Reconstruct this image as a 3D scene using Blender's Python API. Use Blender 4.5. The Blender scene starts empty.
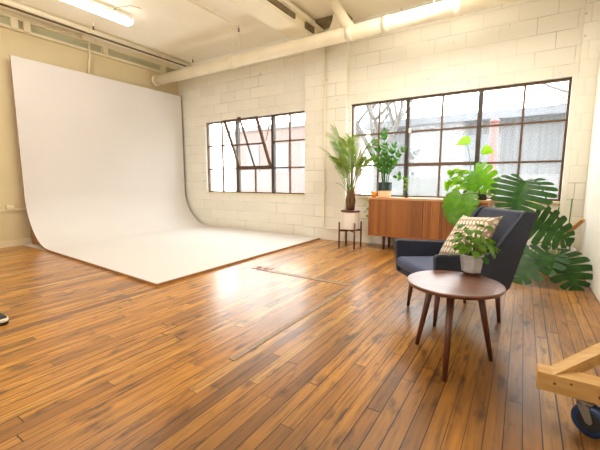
import bpy, bmesh, math, random
from math import sin, cos, pi, radians, atan2, sqrt
from mathutils import Vector, Matrix
random.seed(7)
SC = bpy.context.scene
COL = SC.collection

# ------------------------------------------------------------------ helpers
def lin(r, g, b):
    f = lambda c: (c/255/12.92) if c/255 <= .04045 else ((c/255+.055)/1.055)**2.4
    return (f(r), f(g), f(b), 1)

def new_mat(name):
    m = bpy.data.materials.new(name); m.use_nodes = True
    nt = m.node_tree
    bs = nt.nodes['Principled BSDF']
    return m, nt, bs

def N(nt, typ, **kw):
    n = nt.nodes.new(typ)
    for k, v in kw.items():
        if k in n.inputs.keys() if isinstance(k, str) else False: n.inputs[k].default_value = v
        else: setattr(n, k, v)
    return n

def ramp(nt, stops):
    r = nt.nodes.new('ShaderNodeValToRGB')
    e = r.color_ramp.elements
    while len(e) < len(stops): e.new(.5)
    for i, (p, c) in enumerate(stops):
        e[i].position = p; e[i].color = c
    return r

def objco(nt, scale=(1, 1, 1)):
    tc = nt.nodes.new('ShaderNodeTexCoord')
    mp = nt.nodes.new('ShaderNodeMapping'); mp.inputs['Scale'].default_value = scale
    nt.links.new(tc.outputs['Object'], mp.inputs['Vector'])
    return mp.outputs['Vector']

def noisy(name, c1, c2, rough=.6, scale=(8, 8, 8), detail=4, bump=0, spec=.5, metal=0, sheen=0, coat=0, nscale=1):
    m, nt, bs = new_mat(name)
    v = objco(nt, scale)
    no = nt.nodes.new('ShaderNodeTexNoise'); no.inputs['Scale'].default_value = nscale; no.inputs['Detail'].default_value = detail
    nt.links.new(v, no.inputs['Vector'])
    r = ramp(nt, [(.3, c1), (.7, c2)])
    nt.links.new(no.outputs['Fac'], r.inputs['Fac'])
    nt.links.new(r.outputs['Color'], bs.inputs['Base Color'])
    bs.inputs['Roughness'].default_value = rough
    bs.inputs['Specular IOR Level'].default_value = spec
    bs.inputs['Metallic'].default_value = metal
    bs.inputs['Sheen Weight'].default_value = sheen
    bs.inputs['Coat Weight'].default_value = coat; bs.inputs['Coat Roughness'].default_value = .28
    if bump:
        b = nt.nodes.new('ShaderNodeBump'); b.inputs['Strength'].default_value = bump; b.inputs['Distance'].default_value = .01
        nt.links.new(no.outputs['Fac'], b.inputs['Height']); nt.links.new(b.outputs['Normal'], bs.inputs['Normal'])
    return m

def leaf_mat(name, c1, c2, trans=.35, rough=.4, scale=14):
    m, nt, bs = new_mat(name)
    v = objco(nt)
    no = nt.nodes.new('ShaderNodeTexNoise'); no.inputs['Scale'].default_value = scale; no.inputs['Detail'].default_value = 2
    nt.links.new(v, no.inputs['Vector'])
    r = ramp(nt, [(.3, c1), (.7, c2)])
    nt.links.new(no.outputs['Fac'], r.inputs['Fac'])
    nt.links.new(r.outputs['Color'], bs.inputs['Base Color'])
    bs.inputs['Roughness'].default_value = rough; bs.inputs['Specular IOR Level'].default_value = .28
    tr = nt.nodes.new('ShaderNodeBsdfTranslucent')
    hs = nt.nodes.new('ShaderNodeHueSaturation'); hs.inputs['Value'].default_value = 1.35; hs.inputs['Saturation'].default_value = 1.1; hs.inputs['Hue'].default_value = .485
    nt.links.new(r.outputs['Color'], hs.inputs['Color']); nt.links.new(hs.outputs['Color'], tr.inputs['Color'])
    mx = nt.nodes.new('ShaderNodeMixShader'); mx.inputs['Fac'].default_value = trans
    nt.links.new(bs.outputs['BSDF'], mx.inputs[1]); nt.links.new(tr.outputs['BSDF'], mx.inputs[2])
    nt.links.new(mx.outputs['Shader'], nt.nodes['Material Output'].inputs['Surface'])
    return m

def taper(mb):
    mb.v = [(x, y*(1-.35*(x+.36))-.033-.013*(x+.36), z) for x, y, z in mb.v]; return mb

class MB:
    """collects shapes into ONE mesh"""
    def __init__(s): s.v = []; s.f = []
    def add(s, vs, fs):
        o = len(s.v); s.v += [tuple(v) for v in vs]; s.f += [tuple(i+o for i in f) for f in fs]
    def box(s, x0, x1, y0, y1, z0, z1, M=None):
        vs = [Vector(p) for p in ((x0,y0,z0),(x1,y0,z0),(x1,y1,z0),(x0,y1,z0),(x0,y0,z1),(x1,y0,z1),(x1,y1,z1),(x0,y1,z1))]
        if M: vs = [M @ p for p in vs]
        s.add(vs, [(0,3,2,1),(4,5,6,7),(0,1,5,4),(1,2,6,5),(2,3,7,6),(3,0,4,7)])
        return s
    def prism(s, poly, axis, a, b):
        """poly in the two remaining axes, extruded along axis from a to b"""
        n = len(poly)
        def mk(p, t):
            return {'x': (t, p[0], p[1]), 'y': (p[0], t, p[1]), 'z': (p[0], p[1], t)}[axis]
        s.add([mk(p, a) for p in poly]+[mk(p, b) for p in poly],
              [tuple(range(n))[::-1], tuple(range(n, 2*n))]+[(i, (i+1) % n, n+(i+1) % n, n+i) for i in range(n)])
        return s
    def tube(s, pts, r, seg=10, cap=True):
        pts = [Vector(p) for p in pts]; n = len(pts)
        rs = r if isinstance(r, (list, tuple)) else [r]*n
        ref = None; vs = []; fs = []
        for i, p in enumerate(pts):
            t = (pts[min(i+1, n-1)]-pts[max(i-1, 0)]).normalized()
            if ref is None: ref = Vector((0,0,1)) if abs(t.z) < .9 else Vector((1,0,0))
            a = t.cross(ref).normalized(); b = a.cross(t).normalized(); ref = b
            for k in range(seg):
                th = 2*pi*k/seg; vs.append(p+(a*cos(th)+b*sin(th))*rs[i])
        for i in range(n-1):
            for k in range(seg):
                k2 = (k+1) % seg; fs.append((i*seg+k, i*seg+k2, (i+1)*seg+k2, (i+1)*seg+k))
        if cap: fs.append(tuple(range(seg))[::-1]); fs.append(tuple((n-1)*seg+k for k in range(seg)))
        s.add(vs, fs); return s
    def lathe(s, prof, seg=32, c=(0,0,0), capb=True, capt=True, rot=0):
        vs = []; fs = []; n = len(prof)
        for r, z in prof:
            for k in range(seg):
                th = 2*pi*k/seg+rot; vs.append((c[0]+r*cos(th), c[1]+r*sin(th), c[2]+z))
        for i in range(n-1):
            for k in range(seg):
                k2 = (k+1) % seg; fs.append((i*seg+k, i*seg+k2, (i+1)*seg+k2, (i+1)*seg+k))
        if capb: fs.append(tuple(range(seg))[::-1])
        if capt: fs.append(tuple((n-1)*seg+k for k in range(seg)))
        s.add(vs, fs); return s
    def ball(s, c, r, seg=10, ring=6, sz=1):
        prof = [(max(r*sin(pi*i/ring), 1e-4), -r*sz*cos(pi*i/ring)) for i in range(ring+1)]
        return s.lathe(prof, seg, c)
    def build(s, name, mat, parent=None, smooth=False, bevel=0, bseg=2, subsurf=0):
        me = bpy.data.meshes.new(name); me.from_pydata(s.v, [], s.f); me.update()
        bm = bmesh.new(); bm.from_mesh(me); bmesh.ops.recalc_face_normals(bm, faces=bm.faces); bm.to_mesh(me); bm.free()
        o = bpy.data.objects.new(name, me); COL.objects.link(o)
        for mm in (mat if isinstance(mat, (list, tuple)) else [mat]): me.materials.append(mm)
        if parent: o.parent = parent
        if smooth:
            for p in me.polygons: p.use_smooth = True
        if bevel:
            b = o.modifiers.new('bevel', 'BEVEL'); b.width = bevel; b.segments = bseg; b.limit_method = 'ANGLE'; b.angle_limit = radians(40)
            for p in me.polygons: p.use_smooth = True
            if hasattr(me, 'set_sharp_from_angle') and not smooth: pass
            w = o.modifiers.new('wn', 'WEIGHTED_NORMAL')
        if subsurf:
            m_ = o.modifiers.new('sub', 'SUBSURF'); m_.levels = subsurf; m_.render_levels = subsurf
        return o

def tag(o, label=None, cat=None, group=None, kind=None):
    if label: o['label'] = label
    if cat: o['category'] = cat
    if group: o['group'] = group
    if kind: o['kind'] = kind
    return o
def thing(name, loc, label, cat, group=None, rz=0):
    o = bpy.data.objects.new(name, None); COL.objects.link(o); o.location = loc; o.rotation_euler.z = rz
    o.empty_display_size = .1
    return tag(o, label, cat, group)
def struct(o): o['kind'] = 'structure'; return o

# ------------------------------------------------------------------ dimensions (metres; the camera stands over x=0, y=0)
XL, XR = -6.8, .66           # left wall, right wall
YW, YG = 5.46, 5.53          # inner face of the window wall, plane of the glazing
YB = -3.0                    # rear of the room
ZC = 3.58                    # ceiling
W1 = (-5.96, -3.39); W2 = (-2.49, .405); ZS, ZT = .785, 2.29

# ------------------------------------------------------------------ materials
def block_mat(name, base, dark, bw=.405, bh=.203, bump=.5):
    m, nt, bs = new_mat(name); L = nt.links
    tc = nt.nodes.new('ShaderNodeTexCoord'); sp = nt.nodes.new('ShaderNodeSeparateXYZ'); L.new(tc.outputs['Object'], sp.inputs[0])
    ad = N(nt, 'ShaderNodeMath', operation='ADD'); L.new(sp.outputs['X'], ad.inputs[0]); L.new(sp.outputs['Y'], ad.inputs[1])
    cb = nt.nodes.new('ShaderNodeCombineXYZ'); L.new(ad.outputs[0], cb.inputs['X']); L.new(sp.outputs['Z'], cb.inputs['Y'])
    br = nt.nodes.new('ShaderNodeTexBrick'); L.new(cb.outputs[0], br.inputs['Vector'])
    br.inputs['Scale'].default_value = 1; br.inputs['Brick Width'].default_value = bw; br.inputs['Row Height'].default_value = bh
    br.inputs['Mortar Size'].default_value = .006; br.inputs['Mortar Smooth'].default_value = .6; br.inputs['Bias'].default_value = 0
    br.inputs['Color1'].default_value = base; br.inputs['Color2'].default_value = tuple(c*.93 for c in base[:3])+(1,)
    br.inputs['Mortar'].default_value = tuple(c*.9 for c in base[:3])+(1,)
    # thin cracks: joints are opened here and there
    no = nt.nodes.new('ShaderNodeTexNoise'); no.inputs['Scale'].default_value = 1.7; no.inputs['Detail'].default_value = 5; L.new(tc.outputs['Object'], no.inputs['Vector'])
    rp = ramp(nt, [(.46, (.03,.03,.03,1)), (.66, (1,1,1,1))]); L.new(no.outputs['Fac'], rp.inputs['Fac'])
    mu = N(nt, 'ShaderNodeMath', operation='MULTIPLY'); L.new(br.outputs['Fac'], mu.inputs[0]); L.new(rp.outputs['Color'], mu.inputs[1])
    m1 = N(nt, 'ShaderNodeMath', operation='MULTIPLY'); L.new(mu.outputs[0], m1.inputs[0]); m1.inputs[1].default_value = .6
    mx = N(nt, 'ShaderNodeMix', data_type='RGBA'); L.new(m1.outputs[0], mx.inputs['Factor']); L.new(br.outputs['Color'], mx.inputs[6]); mx.inputs[7].default_value = dark
    # worn pits
    n2 = nt.nodes.new('ShaderNodeTexNoise'); n2.inputs['Scale'].default_value = 9; n2.inputs['Detail'].default_value = 3; L.new(tc.outputs['Object'], n2.inputs['Vector'])
    r2 = ramp(nt, [(.705, (0,0,0,1)), (.76, (.6,.6,.6,1))]); L.new(n2.outputs['Fac'], r2.inputs['Fac'])
    mx2 = N(nt, 'ShaderNodeMix', data_type='RGBA'); L.new(r2.outputs['Color'], mx2.inputs['Factor']); L.new(mx.outputs[2], mx2.inputs[6]); mx2.inputs[7].default_value = dark
    L.new(mx2.outputs[2], bs.inputs['Base Color'])
    bs.inputs['Roughness'].default_value = .55
    sb = N(nt, 'ShaderNodeMath', operation='MULTIPLY_ADD'); L.new(br.outputs['Fac'], sb.inputs[0]); sb.inputs[1].default_value = -1
    n3 = nt.nodes.new('ShaderNodeTexNoise'); n3.inputs['Scale'].default_value = 40; L.new(tc.outputs['Object'], n3.inputs['Vector'])
    L.new(n3.outputs['Fac'], sb.inputs[2])
    b = nt.nodes.new('ShaderNodeBump'); b.inputs['Strength'].default_value = bump; b.inputs['Distance'].default_value = .006
    L.new(sb.outputs[0], b.inputs['Height']); L.new(b.outputs['Normal'], bs.inputs['Normal'])
    return m

def floor_mat():
    m, nt, bs = new_mat('worn_maple_boards'); L = nt.links
    PW, PL = .068, 1.3
    tc = nt.nodes.new('ShaderNodeTexCoord'); sp = nt.nodes.new('ShaderNodeSeparateXYZ'); L.new(tc.outputs['Object'], sp.inputs[0])
    def M_(op, a, b=None, c=None):
        n = N(nt, 'ShaderNodeMath', operation=op)
        for i, x in enumerate((a, b, c)):
            if x is None: continue
            if isinstance(x, (int, float)): n.inputs[i].default_value = x
            else: L.new(x, n.inputs[i])
        return n.outputs[0]
    row = M_('FLOOR', M_('DIVIDE', sp.outputs['X'], PW))
    wn = N(nt, 'ShaderNodeTexWhiteNoise', noise_dimensions='1D'); L.new(row, wn.inputs['W'])
    ys = M_('MULTIPLY_ADD', wn.outputs['Value'], PL, sp.outputs['Y'])
    cell = M_('FLOOR', M_('DIVIDE', ys, PL))
    cb = nt.nodes.new('ShaderNodeCombineXYZ'); L.new(row, cb.inputs['X']); L.new(cell, cb.inputs['Y'])
    w2 = N(nt, 'ShaderNodeTexWhiteNoise', noise_dimensions='2D'); L.new(cb.outputs[0], w2.inputs['Vector'])
    tone = ramp(nt, [(0, lin(126, 80, 28)), (.2, lin(168, 110, 32)), (.55, lin(192, 128, 38)), (.9, lin(204, 142, 48)), (1, lin(212, 160, 80))])
    L.new(w2.outputs['Value'], tone.inputs['Fac'])
    # grain, stretched along the boards and different on each board
    cg = nt.nodes.new('ShaderNodeCombineXYZ')
    L.new(M_('MULTIPLY', sp.outputs['X'], 60), cg.inputs['X']); L.new(M_('MULTIPLY', ys, 3.2), cg.inputs['Y']); L.new(M_('MULTIPLY', w2.outputs['Value'], 30), cg.inputs['Z'])
    g = nt.nodes.new('ShaderNodeTexNoise'); g.inputs['Scale'].default_value = 1; g.inputs['Detail'].default_value = 6; g.inputs['Roughness'].default_value = .65; L.new(cg.outputs[0], g.inputs['Vector'])
    gr = ramp(nt, [(.36, (.22,.18,.15,1)), (.46, (.80,.77,.74,1)), (.55, (1.08,1.07,1.05,1)), (.68, (1.3,1.3,1.28,1))]); L.new(g.outputs['Fac'], gr.inputs['Fac'])
    mg = N(nt, 'ShaderNodeMix', data_type='RGBA', blend_type='MULTIPLY'); mg.inputs['Factor'].default_value = .75
    L.new(tone.outputs['Color'], mg.inputs[6]); L.new(gr.outputs['Color'], mg.inputs[7])
    # big worn, greyer zones (foot traffic) and dark stains; right-side dimness is mixed in too
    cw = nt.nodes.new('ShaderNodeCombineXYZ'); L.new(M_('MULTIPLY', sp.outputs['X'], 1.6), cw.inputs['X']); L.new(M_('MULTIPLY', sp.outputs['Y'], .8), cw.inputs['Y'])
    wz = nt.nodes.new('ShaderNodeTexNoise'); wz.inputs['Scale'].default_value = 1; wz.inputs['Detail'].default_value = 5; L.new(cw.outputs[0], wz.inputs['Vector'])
    # worn tone deepens toward the right wall, painting in the dimmer light there
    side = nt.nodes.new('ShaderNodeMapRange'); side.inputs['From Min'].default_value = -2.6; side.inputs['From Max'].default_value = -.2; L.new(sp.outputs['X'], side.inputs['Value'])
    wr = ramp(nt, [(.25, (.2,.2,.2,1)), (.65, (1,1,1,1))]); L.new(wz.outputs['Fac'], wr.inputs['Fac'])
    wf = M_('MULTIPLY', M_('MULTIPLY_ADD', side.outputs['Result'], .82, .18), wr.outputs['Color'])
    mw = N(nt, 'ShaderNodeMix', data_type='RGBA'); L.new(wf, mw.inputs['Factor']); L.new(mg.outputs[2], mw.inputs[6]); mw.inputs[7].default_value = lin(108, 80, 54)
    cs = nt.nodes.new('ShaderNodeCombineXYZ'); L.new(M_('MULTIPLY', sp.outputs['X'], 16), cs.inputs['X']); L.new(M_('MULTIPLY', sp.outputs['Y'], 5), cs.inputs['Y']); L.new(M_('MULTIPLY', w2.outputs['Value'], 3), cs.inputs['Z'])
    st = nt.nodes.new('ShaderNodeTexNoise'); st.inputs['Scale'].default_value = 1; st.inputs['Detail'].default_value = 6; L.new(cs.outputs[0], st.inputs['Vector'])
    sr = ramp(nt, [(.56, (0,0,0,1)), (.70, (1,1,1,1))]); L.new(st.outputs['Fac'], sr.inputs['Fac'])
    ms = N(nt, 'ShaderNodeMix', data_type='RGBA'); L.new(M_('MULTIPLY', sr.outputs['Color'], .8), ms.inputs['Factor']); L.new(mw.outputs[2], ms.inputs[6]); ms.inputs[7].default_value = lin(70, 48, 32)
    # joints
    fx = M_('FRACT', M_('DIVIDE', sp.outputs['X'], PW)); dx = M_('MULTIPLY', M_('MINIMUM', fx, M_('SUBTRACT', 1, fx)), PW)
    fy = M_('FRACT', M_('DIVIDE', ys, PL)); dy = M_('MULTIPLY', M_('MINIMUM', fy, M_('SUBTRACT', 1, fy)), PL)
    d = M_('MINIMUM', dx, dy)
    jn = nt.nodes.new('ShaderNodeTexNoise'); jn.inputs['Scale'].default_value = 1.3; jn.inputs['Detail'].default_value = 3; L.new(tc.outputs['Object'], jn.inputs['Vector'])
    wid = M_('MULTIPLY', wn.outputs['Value'], .0052)
    j = M_('LESS_THAN', d, M_('ADD', M_('MULTIPLY', wid, jn.outputs['Fac']), .0010))
    mj = N(nt, 'ShaderNodeMix', data_type='RGBA'); L.new(M_('MULTIPLY', j, .92), mj.inputs['Factor']); L.new(ms.outputs[2], mj.inputs[6]); mj.inputs[7].default_value = lin(24, 15, 9)
    L.new(mj.outputs[2], bs.inputs['Base Color'])
    ro = nt.nodes.new('ShaderNodeMapRange'); ro.inputs['To Min'].default_value = .26; ro.inputs['To Max'].default_value = .46
    L.new(wz.outputs['Fac'], ro.inputs['Value']); L.new(ro.outputs['Result'], bs.inputs['Roughness'])
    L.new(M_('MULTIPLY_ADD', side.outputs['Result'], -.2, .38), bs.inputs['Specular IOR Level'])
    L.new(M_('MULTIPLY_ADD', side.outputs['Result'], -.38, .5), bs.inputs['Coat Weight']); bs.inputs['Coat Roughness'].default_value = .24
    h = M_('SUBTRACT', M_('MULTIPLY_ADD', w2.outputs['Value'], .5, M_('MULTIPLY', g.outputs['Fac'], .25)), M_('MULTIPLY', j, .8))
    b = nt.nodes.new('ShaderNodeBump'); b.inputs['Strength'].default_value = .35; b.inputs['Distance'].default_value = .003
    L.new(h, b.inputs['Height']); L.new(b.outputs['Normal'], bs.inputs['Normal'])
    return m

def wood(name, c1, c2, axis='x', rough=.4, scale=1.0, coat=0):
    sc = {'x': (2.2, 28, 28), 'y': (28, 2.2, 28), 'z': (28, 28, 2.2)}[axis]
    return noisy(name, c1, c2, rough=rough, scale=tuple(c*scale for c in sc), detail=6, bump=.08, coat=coat)

def tambour_mat():
    m, nt, bs = new_mat('tambour_slats'); L = nt.links
    tc = nt.nodes.new('ShaderNodeTexCoord'); sp = nt.nodes.new('ShaderNodeSeparateXYZ'); L.new(tc.outputs['Object'], sp.inputs[0])
    dv = N(nt, 'ShaderNodeMath', operation='DIVIDE'); L.new(sp.outputs['X'], dv.inputs[0]); dv.inputs[1].default_value = .055
    fl = N(nt, 'ShaderNodeMath', operation='FLOOR'); L.new(dv.outputs[0], fl.inputs[0])
    wn = N(nt, 'ShaderNodeTexWhiteNoise', noise_dimensions='1D'); L.new(fl.outputs[0], wn.inputs['W'])
    no = nt.nodes.new('ShaderNodeTexNoise'); no.inputs['Scale'].default_value = 1
    mp = nt.nodes.new('ShaderNodeMapping'); mp.inputs['Scale'].default_value = (60, 20, 4); L.new(tc.outputs['Object'], mp.inputs['Vector']); L.new(mp.outputs[0], no.inputs['Vector'])
    ad = N(nt, 'ShaderNodeMath', operation='MULTIPLY_ADD'); L.new(wn.outputs['Value'], ad.inputs[0]); ad.inputs[1].default_value = .6
    ml = N(nt, 'ShaderNodeMath', operation='MULTIPLY'); L.new(no.outputs['Fac'], ml.inputs[0]); ml.inputs[1].default_value = .4; L.new(ml.outputs[0], ad.inputs[2])
    r = ramp(nt, [(.1, lin(116, 66, 20)), (.5, lin(146, 88, 30)), (.95, lin(168, 106, 42))]); L.new(ad.outputs[0], r.inputs['Fac'])
    L.new(r.outputs['Color'], bs.inputs['Base Color']); bs.inputs['Roughness'].default_value = .42
    return m

def pillow_mat():
    m, nt, bs = new_mat('pillow_weave'); L = nt.links
    tc = nt.nodes.new('ShaderNodeTexCoord')
    mp = nt.nodes.new('ShaderNodeMapping'); mp.inputs['Scale'].default_value = (1, 1, 1); L.new(tc.outputs['Object'], mp.inputs['Vector'])
    sp = nt.nodes.new('ShaderNodeSeparateXYZ'); L.new(mp.outputs[0], sp.inputs[0])
    def M_(op, a, b=None, c=None):
        n = N(nt, 'ShaderNodeMath', operation=op)
        for i, x in enumerate((a, b, c)):
            if x is None: continue
            if isinstance(x, (int, float)): n.inputs[i].default_value = x
            else: L.new(x, n.inputs[i])
        return n.outputs[0]
    # rows of leaning almond shapes, alternate rows lean the other way
    RH, CW = .05, .036
    row = M_('FLOOR', M_('DIVIDE', sp.outputs['Z'], RH)); fz = M_('SUBTRACT', M_('FRACT', M_('DIVIDE', sp.outputs['Z'], RH)), .5)
    sgn = M_('MULTIPLY_ADD', M_('MODULO', M_('ABSOLUTE', row), 2), 2, -1)
    xx = M_('ADD', M_('DIVIDE', sp.outputs['Y'], CW), M_('MULTIPLY', M_('MULTIPLY', fz, sgn), .7))
    fx = M_('SUBTRACT', M_('FRACT', xx), .5)
    dd = M_('ADD', M_('POWER', M_('MULTIPLY', M_('ABSOLUTE', fx), 2.5), 2), M_('POWER', M_('MULTIPLY', M_('ABSOLUTE', fz), 2.15), 2))
    ins = M_('LESS_THAN', dd, .72)
    mx = N(nt, 'ShaderNodeMix', data_type='RGBA'); L.new(ins, mx.inputs['Factor']); mx.inputs[6].default_value = lin(154, 134, 110); mx.inputs[7].default_value = lin(216, 206, 190)
    L.new(mx.outputs[2], bs.inputs['Base Color']); bs.inputs['Roughness'].default_value = .9
    return m

def glass_mat(name, dirt, dirtcol=(.5, .51, .52, 1), streak=(30, 30, 1.2)):
    m, nt, bs = new_mat(name); L = nt.links
    tr = nt.nodes.new('ShaderNodeBsdfTransparent'); tr.inputs['Color'].default_value = (.96, .98, .98, 1)
    gl = nt.nodes.new('ShaderNodeBsdfGlossy'); gl.inputs['Roughness'].default_value = .04
    lw = nt.nodes.new('ShaderNodeLayerWeight'); lw.inputs['Blend'].default_value = .5
    pw = N(nt, 'ShaderNodeMath', operation='POWER'); L.new(lw.outputs['Facing'], pw.inputs[0]); pw.inputs[1].default_value = 5
    fr = N(nt, 'ShaderNodeMath', operation='MULTIPLY_ADD'); L.new(pw.outputs[0], fr.inputs[0]); fr.inputs[1].default_value = .8; fr.inputs[2].default_value = .03
    m1 = nt.nodes.new('ShaderNodeMixShader'); L.new(fr.outputs[0], m1.inputs['Fac']); L.new(tr.outputs[0], m1.inputs[1]); L.new(gl.outputs[0], m1.inputs[2])
    tl = nt.nodes.new('ShaderNodeBsdfTranslucent'); tl.inputs['Color'].default_value = dirtcol
    v = objco(nt, streak)
    no = nt.nodes.new('ShaderNodeTexNoise'); no.inputs['Scale'].default_value = 1; no.inputs['Detail'].default_value = 5; L.new(v, no.inputs['Vector'])
    mr = nt.nodes.new('ShaderNodeMapRange'); mr.inputs['From Min'].default_value = .3; mr.inputs['From Max'].default_value = .75
    mr.inputs['To Min'].default_value = dirt*.45; mr.inputs['To Max'].default_value = dirt*1.3; L.new(no.outputs['Fac'], mr.inputs['Value'])
    m2 = nt.nodes.new('ShaderNodeMixShader'); L.new(mr.outputs[0], m2.inputs['Fac']); L.new(m1.outputs[0], m2.inputs[1]); L.new(tl.outputs[0], m2.inputs[2])
    L.new(m2.outputs[0], nt.nodes['Material Output'].inputs['Surface'])
    return m

def emit_mat(name, col, s):
    m, nt, bs = new_mat(name); bs.inputs['Base Color'].default_value = (.9,.9,.88,1)
    bs.inputs['Emission Color'].default_value = col; bs.inputs['Emission Strength'].default_value = s
    return m

CREAM = lin(233, 223, 194)
M_block = block_mat('painted_block', lin(232, 228, 214), lin(140, 126, 102))
M_left = noisy('cream_plaster', lin(208, 191, 150), lin(216, 200, 160), rough=.7, scale=(1.2,1.2,1.2), detail=4)
M_ceil = noisy('painted_ceiling', lin(246, 240, 224), lin(236, 226, 204), rough=.75, scale=(.8,.8,.8), detail=5)
M_trim = noisy('cream_trim_paint', lin(226, 214, 180), lin(218, 204, 168), rough=.55, scale=(3,3,3))
M_beam = noisy('cream_beam_paint', lin(244, 236, 212), lin(236, 226, 198), rough=.6, scale=(2,2,2))
M_greenish = noisy('pale_green_panel', lin(186, 184, 152), lin(176, 174, 142), rough=.6, scale=(2,2,2))
M_gap = noisy('dark_gap', lin(128, 112, 80), lin(110, 96, 68), rough=.8)  # gap shade as solid colour on trim strips; also the socket caps
M_drywall = noisy('white_drywall', lin(236, 233, 224), lin(230, 227, 217), rough=.7, scale=(1,1,1))
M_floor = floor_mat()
M_strip = noisy('grey_floor_strip', lin(146, 120, 90), lin(120, 94, 66), rough=.45, scale=(20,20,20))
M_steel = noisy('rusty_window_steel', lin(104, 76, 52), lin(82, 62, 46), rough=.55, scale=(18,18,18))
M_steel_d = noisy('dark_window_steel', lin(66, 54, 44), lin(52, 44, 38), rough=.5, scale=(14,14,14))
M_glass_top = glass_mat('clear_pane', .03)
M_glass_mid = glass_mat('dusty_pane', .06)
M_glass_low = glass_mat('frosted_pane', .09, streak=(45, 45, 2))
M_cyc = noisy('matte_white_paint', lin(215, 210, 206), lin(211, 206, 202), rough=.75, scale=(.8,.8,.8))
M_ply = wood('raw_plywood', lin(170, 122, 74), lin(140, 96, 56), 'x', .7)
M_pipe = noisy('painted_pipe', lin(240, 230, 204), lin(230, 218, 188), rough=.38, scale=(3,3,3))
M_brass = noisy('brass_sprinkler', lin(150, 96, 66), lin(120, 76, 54), rough=.4, metal=.6)
M_wire = noisy('tan_wire', lin(188, 150, 108), lin(170, 134, 94), rough=.6)
M_tube = emit_mat('fluorescent_diffuser', (1, .97, .9, 1), 2.0)
M_white_metal = noisy('white_enamel', lin(235, 232, 224), lin(228, 224, 214), rough=.4)
M_walnut = wood('walnut_top', lin(118, 68, 44), lin(86, 48, 30), 'x', .42, coat=.5)
M_walnut_leg = wood('walnut_leg', lin(98, 54, 34), lin(70, 36, 24), 'z', .4)
M_stand = wood('dark_brown_wood', lin(104, 54, 34), lin(74, 38, 26), 'z', .45)
M_side_top = wood('pale_teak_edge', lin(196, 144, 92), lin(176, 122, 74), 'x', .4)
M_side_body = wood('teak_veneer', lin(158, 92, 42), lin(134, 74, 32), 'x', .4)
M_tambour = tambour_mat()
M_fabric = noisy('charcoal_fabric', lin(52, 58, 74), lin(38, 43, 56), rough=.95, scale=(240,240,240), detail=2, sheen=.2, spec=.2, bump=.1)
M_seatfab = noisy('blue_charcoal_fabric', lin(72, 82, 112), lin(54, 62, 90), rough=.95, scale=(240,240,240), detail=2, sheen=.2, spec=.2, bump=.1)
M_piping = noisy('grey_piping', lin(84, 85, 92), lin(74, 75, 82), rough=.8)
M_pillow = pillow_mat()
M_potw = noisy('white_ceramic', lin(236, 230, 222), lin(226, 220, 210), rough=.4, scale=(6,6,6))
M_potg = noisy('marbled_grey_ceramic', lin(190, 187, 184), lin(160, 157, 156), rough=.35, scale=(14,14,30))
M_teal = noisy('dark_teal_glaze', lin(38, 62, 60), lin(28, 48, 48), rough=.3)
M_potcream = noisy('cream_stoneware', lin(232, 208, 170), lin(222, 194, 152), rough=.55)
M_soil = noisy('potting_soil', lin(58, 40, 28), lin(34, 24, 18), rough=.95, scale=(60,60,60), bump=.5)
M_fibre = noisy('palm_trunk_fibre', lin(122, 88, 54), lin(84, 58, 36), rough=.9, scale=(40,40,6), bump=.3)
M_stem = leaf_mat('green_stem', lin(96, 122, 50), lin(122, 144, 66), .1)
M_brownstem = noisy('brown_root', lin(110, 74, 44), lin(78, 52, 34), rough=.8)
M_palm = leaf_mat('palm_leaf', lin(78, 112, 42), lin(132, 156, 72), .33)
M_palm_y = leaf_mat('yellowing_palm_leaf', lin(206, 160, 40), lin(170, 150, 50), .35)
M_zz = leaf_mat('glossy_dark_leaf', lin(38, 84, 30), lin(76, 126, 48), .3, .25)
M_mon = leaf_mat('monstera_leaf', lin(28, 64, 22), lin(48, 90, 28), .22, .5)
M_mon_b = leaf_mat('bright_monstera_leaf', lin(72, 124, 30), lin(98, 150, 42), .4, .35)
M_lime = leaf_mat('lime_leaf', lin(104, 156, 30), lin(134, 178, 46), .45, .4)
M_pothos = leaf_mat('pothos_leaf', lin(84, 136, 36), lin(122, 166, 56), .38, .35)
M_pep = leaf_mat('deep_green_leaf', lin(60, 100, 32), lin(104, 142, 52), .3, .3)
M_orange = noisy('orange_glaze', lin(232, 150, 32), lin(214, 124, 22), rough=.4)
M_jar = noisy('green_glass', lin(36, 62, 38), lin(24, 44, 28), rough=.12)
M_stake = noisy('green_stake', lin(60, 130, 70), lin(48, 108, 58), rough=.5)
M_pine = noisy('raw_pine', lin(196, 156, 94), lin(174, 130, 70), rough=.6, scale=(5,36,36), detail=6)
M_pineY = noisy('raw_pine_across', lin(200, 160, 98), lin(178, 136, 74), rough=.6, scale=(5,36,36), detail=6)
M_knot = noisy('pine_knot', lin(120, 72, 36), lin(96, 56, 30), rough=.7)
M_blue = noisy('blue_polyurethane', lin(24, 54, 90), lin(18, 42, 74), rough=.35)
M_zinc = noisy('zinc_plate', lin(150, 146, 138), lin(120, 116, 110), rough=.35, metal=.8)
M_black = noisy('black_rubber', lin(28, 27, 26), lin(20, 19, 19), rough=.5)
M_whiter = noisy('white_rubber', lin(232, 228, 214), lin(222, 216, 200), rough=.5)
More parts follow.
